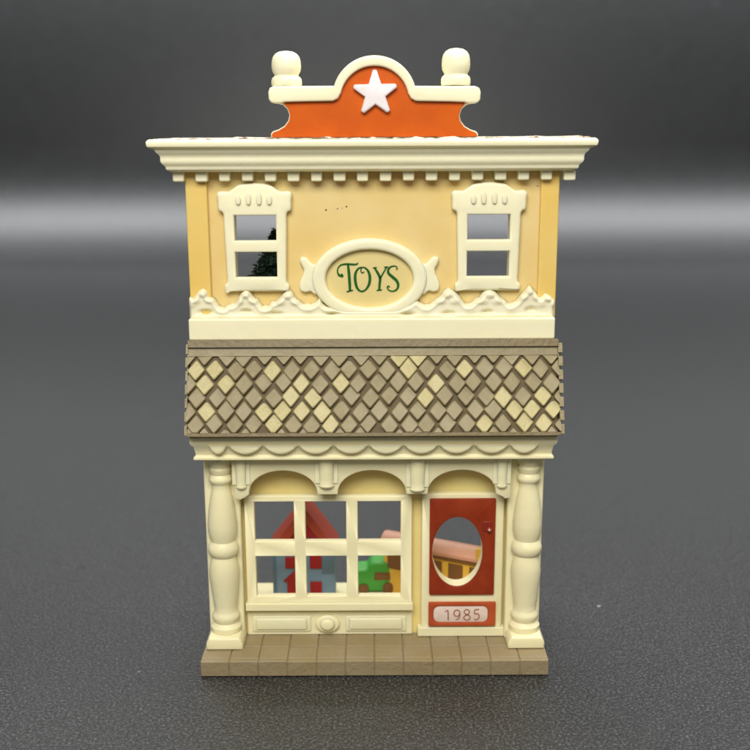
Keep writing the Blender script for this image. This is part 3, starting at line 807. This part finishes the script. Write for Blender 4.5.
# toy truck
yt = 1.44
G = lambda u, v: P(u, v, yt)
zoff = FZ + .0
tz0 = FZ+.03
tr_pts = [G(352,592),(G(351.5,578)),(G(354,571.5)),(G(360,570)),(G(367,569.3)),(G(370.5,565)),(G(375,562.8)),(G(382,562.2)),(G(389,563.5)),(G(392.5,568)),(G(393.5,577)),(G(396.3,580.5)),(G(396.8,585)),(G(395.5,592))]
tr_pts = [(x, max(z, tz0)) for x, z in tr_pts]
tk = thing('toy_truck', 'small rounded green toy truck parked on the cream floor behind the shop window', 'toy truck', ((tr_pts[0][0]+tr_pts[-1][0])/2, yt+.13, FZ))
m_ = MB(); m_.plate(smooth(tr_pts, True, 3)[::-1], [], yt, yt+.24, rnd=.035, steps=4); m_.build('body', TGREEN, tk)
m_ = MB(); q = PL([(374.8,572.5),(390,572.5),(390.6,580),(374,580)], yt); m_.plate(q[::-1], [], yt-.006, yt+.01); m_.build('window', TBRN, tk, bevel=.004)
m_ = MB(); q = PL([(376.5,574.2),(388.5,574.2),(388.8,578),(376,578)], yt); m_.plate(q[::-1], [], yt-.010, yt-.0062); m_.build('seat_back', mat('toy_rust', (.22,.11,.03,1), .5), tk)
for u, r in ((363.5,.060),(388.6,.068)):
    m_ = MB(); x = XX(u, 590, yt); m_.plate(ell(x, FZ+r+.0005, r, r, 20), [], yt-.02, yt+.255, rnd=.012, steps=2); m_.build('wheel', TBRN, tk)

# yellow toy cabin, turned
pA = Vector((XX(383.8,585,1.5), 1.47, FZ)); xB = XX(491,585,.95); pB = Vector((xB, .92, FZ))
ln = (pB-pA).length; yaw = math.atan2(pB.y-pA.y, pB.x-pA.x)
ze = Z(541, 1.5) ; 
Mc = Matrix.Translation(pA) @ Matrix.Rotation(yaw, 4, 'Z')
cab = thing('toy_train_station', 'long yellow toy station with pink roof and brown windows seen through the oval door opening', 'toy building', tuple(pA + (pB-pA)*.5))
hE_ = ze-FZ
def cbox(name, m, lst, parent=cab, bevel=.006):
    m_ = MB()
    for b in lst: m_.box(*b, M=Mc)
    return m_.build(name, m, parent, bevel=bevel)
cbox('wall', TYEL, [(0,ln,0,.16,0,hE_-.03)])
cbox('fascia', TBRN, [(-.02,ln+.02,-.03,.17,hE_-.075,hE_-.031)])
fe = []
m_ = MB()
m_.plate([(0,0),(0,.001)], [], 0, 1) if False else None
vsr = [(-.045,hE_-.03),(-.05,hE_+.01),(.0,hE_+.075),(.08,hE_+.105),(.17,hE_+.08),(.19,hE_-.03)]
a_ = [m_.bm.verts.new(Mc @ Vector((-.03, y, z))) for y, z in vsr]; b_ = [m_.bm.verts.new(Mc @ Vector((ln+.03, y, z))) for y, z in vsr]
m_.bm.faces.new(a_); m_.bm.faces.new(b_[::-1])
for i in range(len(vsr)): j=(i+1)%len(vsr); m_.bm.faces.new((a_[i], b_[i], b_[j], a_[j]))
m_.build('roof', TPINK, cab, bevel=.008)
wn = 5; 
for i in range(wn):
    a = .05+i*(ln-.06)/wn; b = a+(ln-.06)/wn-.075
    cbox('window', TBRN, [(a,b,-.012,-.001,hE_-.30,hE_-.105)])
cbox('chimney', TYEL, [(ln-.17,ln-.10,-.05,.02,hE_+.012,hE_+.13)])

# christmas tree upstairs
zf2 = Z_led0+.10
yt2 = 1.2
tpk = Z(227.5, yt2); tcx = XX(274.6, 255, yt2)
xt = thing('christmas_tree', 'tiny dark green christmas tree standing behind the left upper window', 'tree', (tcx, yt2, zf2))
m_ = MB(); m_.lathe([(.05,zf2),(.05,zf2+.2)], 10, (tcx, yt2)); m_.build('trunk', TBRN, xt)
random.seed(77); bm = bmesh.new()
Ht = tpk-(zf2+.15)
for i in range(1500):
    t = random.random()**.75                          # 0 top .. 1 bottom
    tier = (t*6) % 1
    rmax = .02+.42*t*(.72+.28*tier)
    a = random.uniform(0, 2*math.pi); rr = rmax*random.uniform(.35,1)
    c = Vector((tcx+rr*math.cos(a), yt2+rr*math.sin(a), tpk-.03-Ht*t*.97+.05*(1-rr/rmax)))
    d = Vector((math.cos(a), math.sin(a), random.uniform(-.3,.45))).normalized()
    l = random.uniform(.03,.065)*(.5+.6*t); up_ = Vector((0,0,1)); s_ = d.cross(up_).normalized(); w_ = l*.33
    u_ = s_.cross(d)
    tip = c+d*l; q = [c+s_*w_, c+u_*w_, c-s_*w_, c-u_*w_]
    vt = bm.verts.new(tip); vq = [bm.verts.new(x) for x in q]; vb2 = bm.verts.new(c-d*l*.4)
    for k in range(4): bm.faces.new((vt, vq[k], vq[(k+1)%4])); bm.faces.new((vb2, vq[(k+1)%4], vq[k]))
for k in range(5):                                    # dense heart of the crown
    t0 = .06+k*.18; z1 = tpk-Ht*t0*.9; z0 = tpk-Ht*min(1,(t0+.24))
    rr = .42*min(1,(t0+.2))*.78
    bmesh.ops.create_cone(bm, cap_ends=True, segments=14, radius1=rr, radius2=.01, depth=z1-z0, matrix=Matrix.Translation((tcx, yt2, (z0+z1)/2)))
bmesh.ops.create_cone(bm, cap_ends=True, segments=8, radius1=.03, radius2=.004, depth=.12, matrix=Matrix.Translation((tcx, yt2, tpk-.06)))
me = bpy.data.meshes.new('crown'); bm.to_mesh(me); bm.free(); link('crown', me, PINE, xt, smooth=False)

# ------------------------------------------------------------------ light
w = bpy.data.worlds.new('World'); scene.world = w; w.use_nodes = True
bg = w.node_tree.nodes['Background']; bg.inputs[0].default_value = (1,.985,.95,1); bg.inputs[1].default_value = .17
def area(name, loc, tgt, sx, sy, power, col=(1,1,1)):
    l = bpy.data.lights.new(name, 'AREA'); l.shape = 'RECTANGLE'; l.size = sx; l.size_y = sy; l.energy = power; l.color = col
    o = bpy.data.objects.new(name, l); C.objects.link(o); o.location = loc
    o.rotation_euler = (Vector(tgt)-Vector(loc)).to_track_quat('-Z', 'Y').to_euler(); return o
area('ceiling_lamp', (1.5, 3.5, 15), (0, 1.0, 2), 18, 6, 2900, (1,.985,.95))
area('front_lamp', (-1.5, -13, 14.5), (0, 0, 2.2), 12, 8, 3650, (1,.975,.93))
area('rear_ceiling_lamp', (14, 36, 21.5), (14, 36+21.5*math.tan(R(20)), 0), 92, 9, 18000, (.97,.985,1))
scene.view_settings.view_transform = 'Standard'; scene.view_settings.look = 'None'
scene.view_settings.exposure = 0; scene.view_settings.gamma = 1
scene.cycles.use_denoising = True
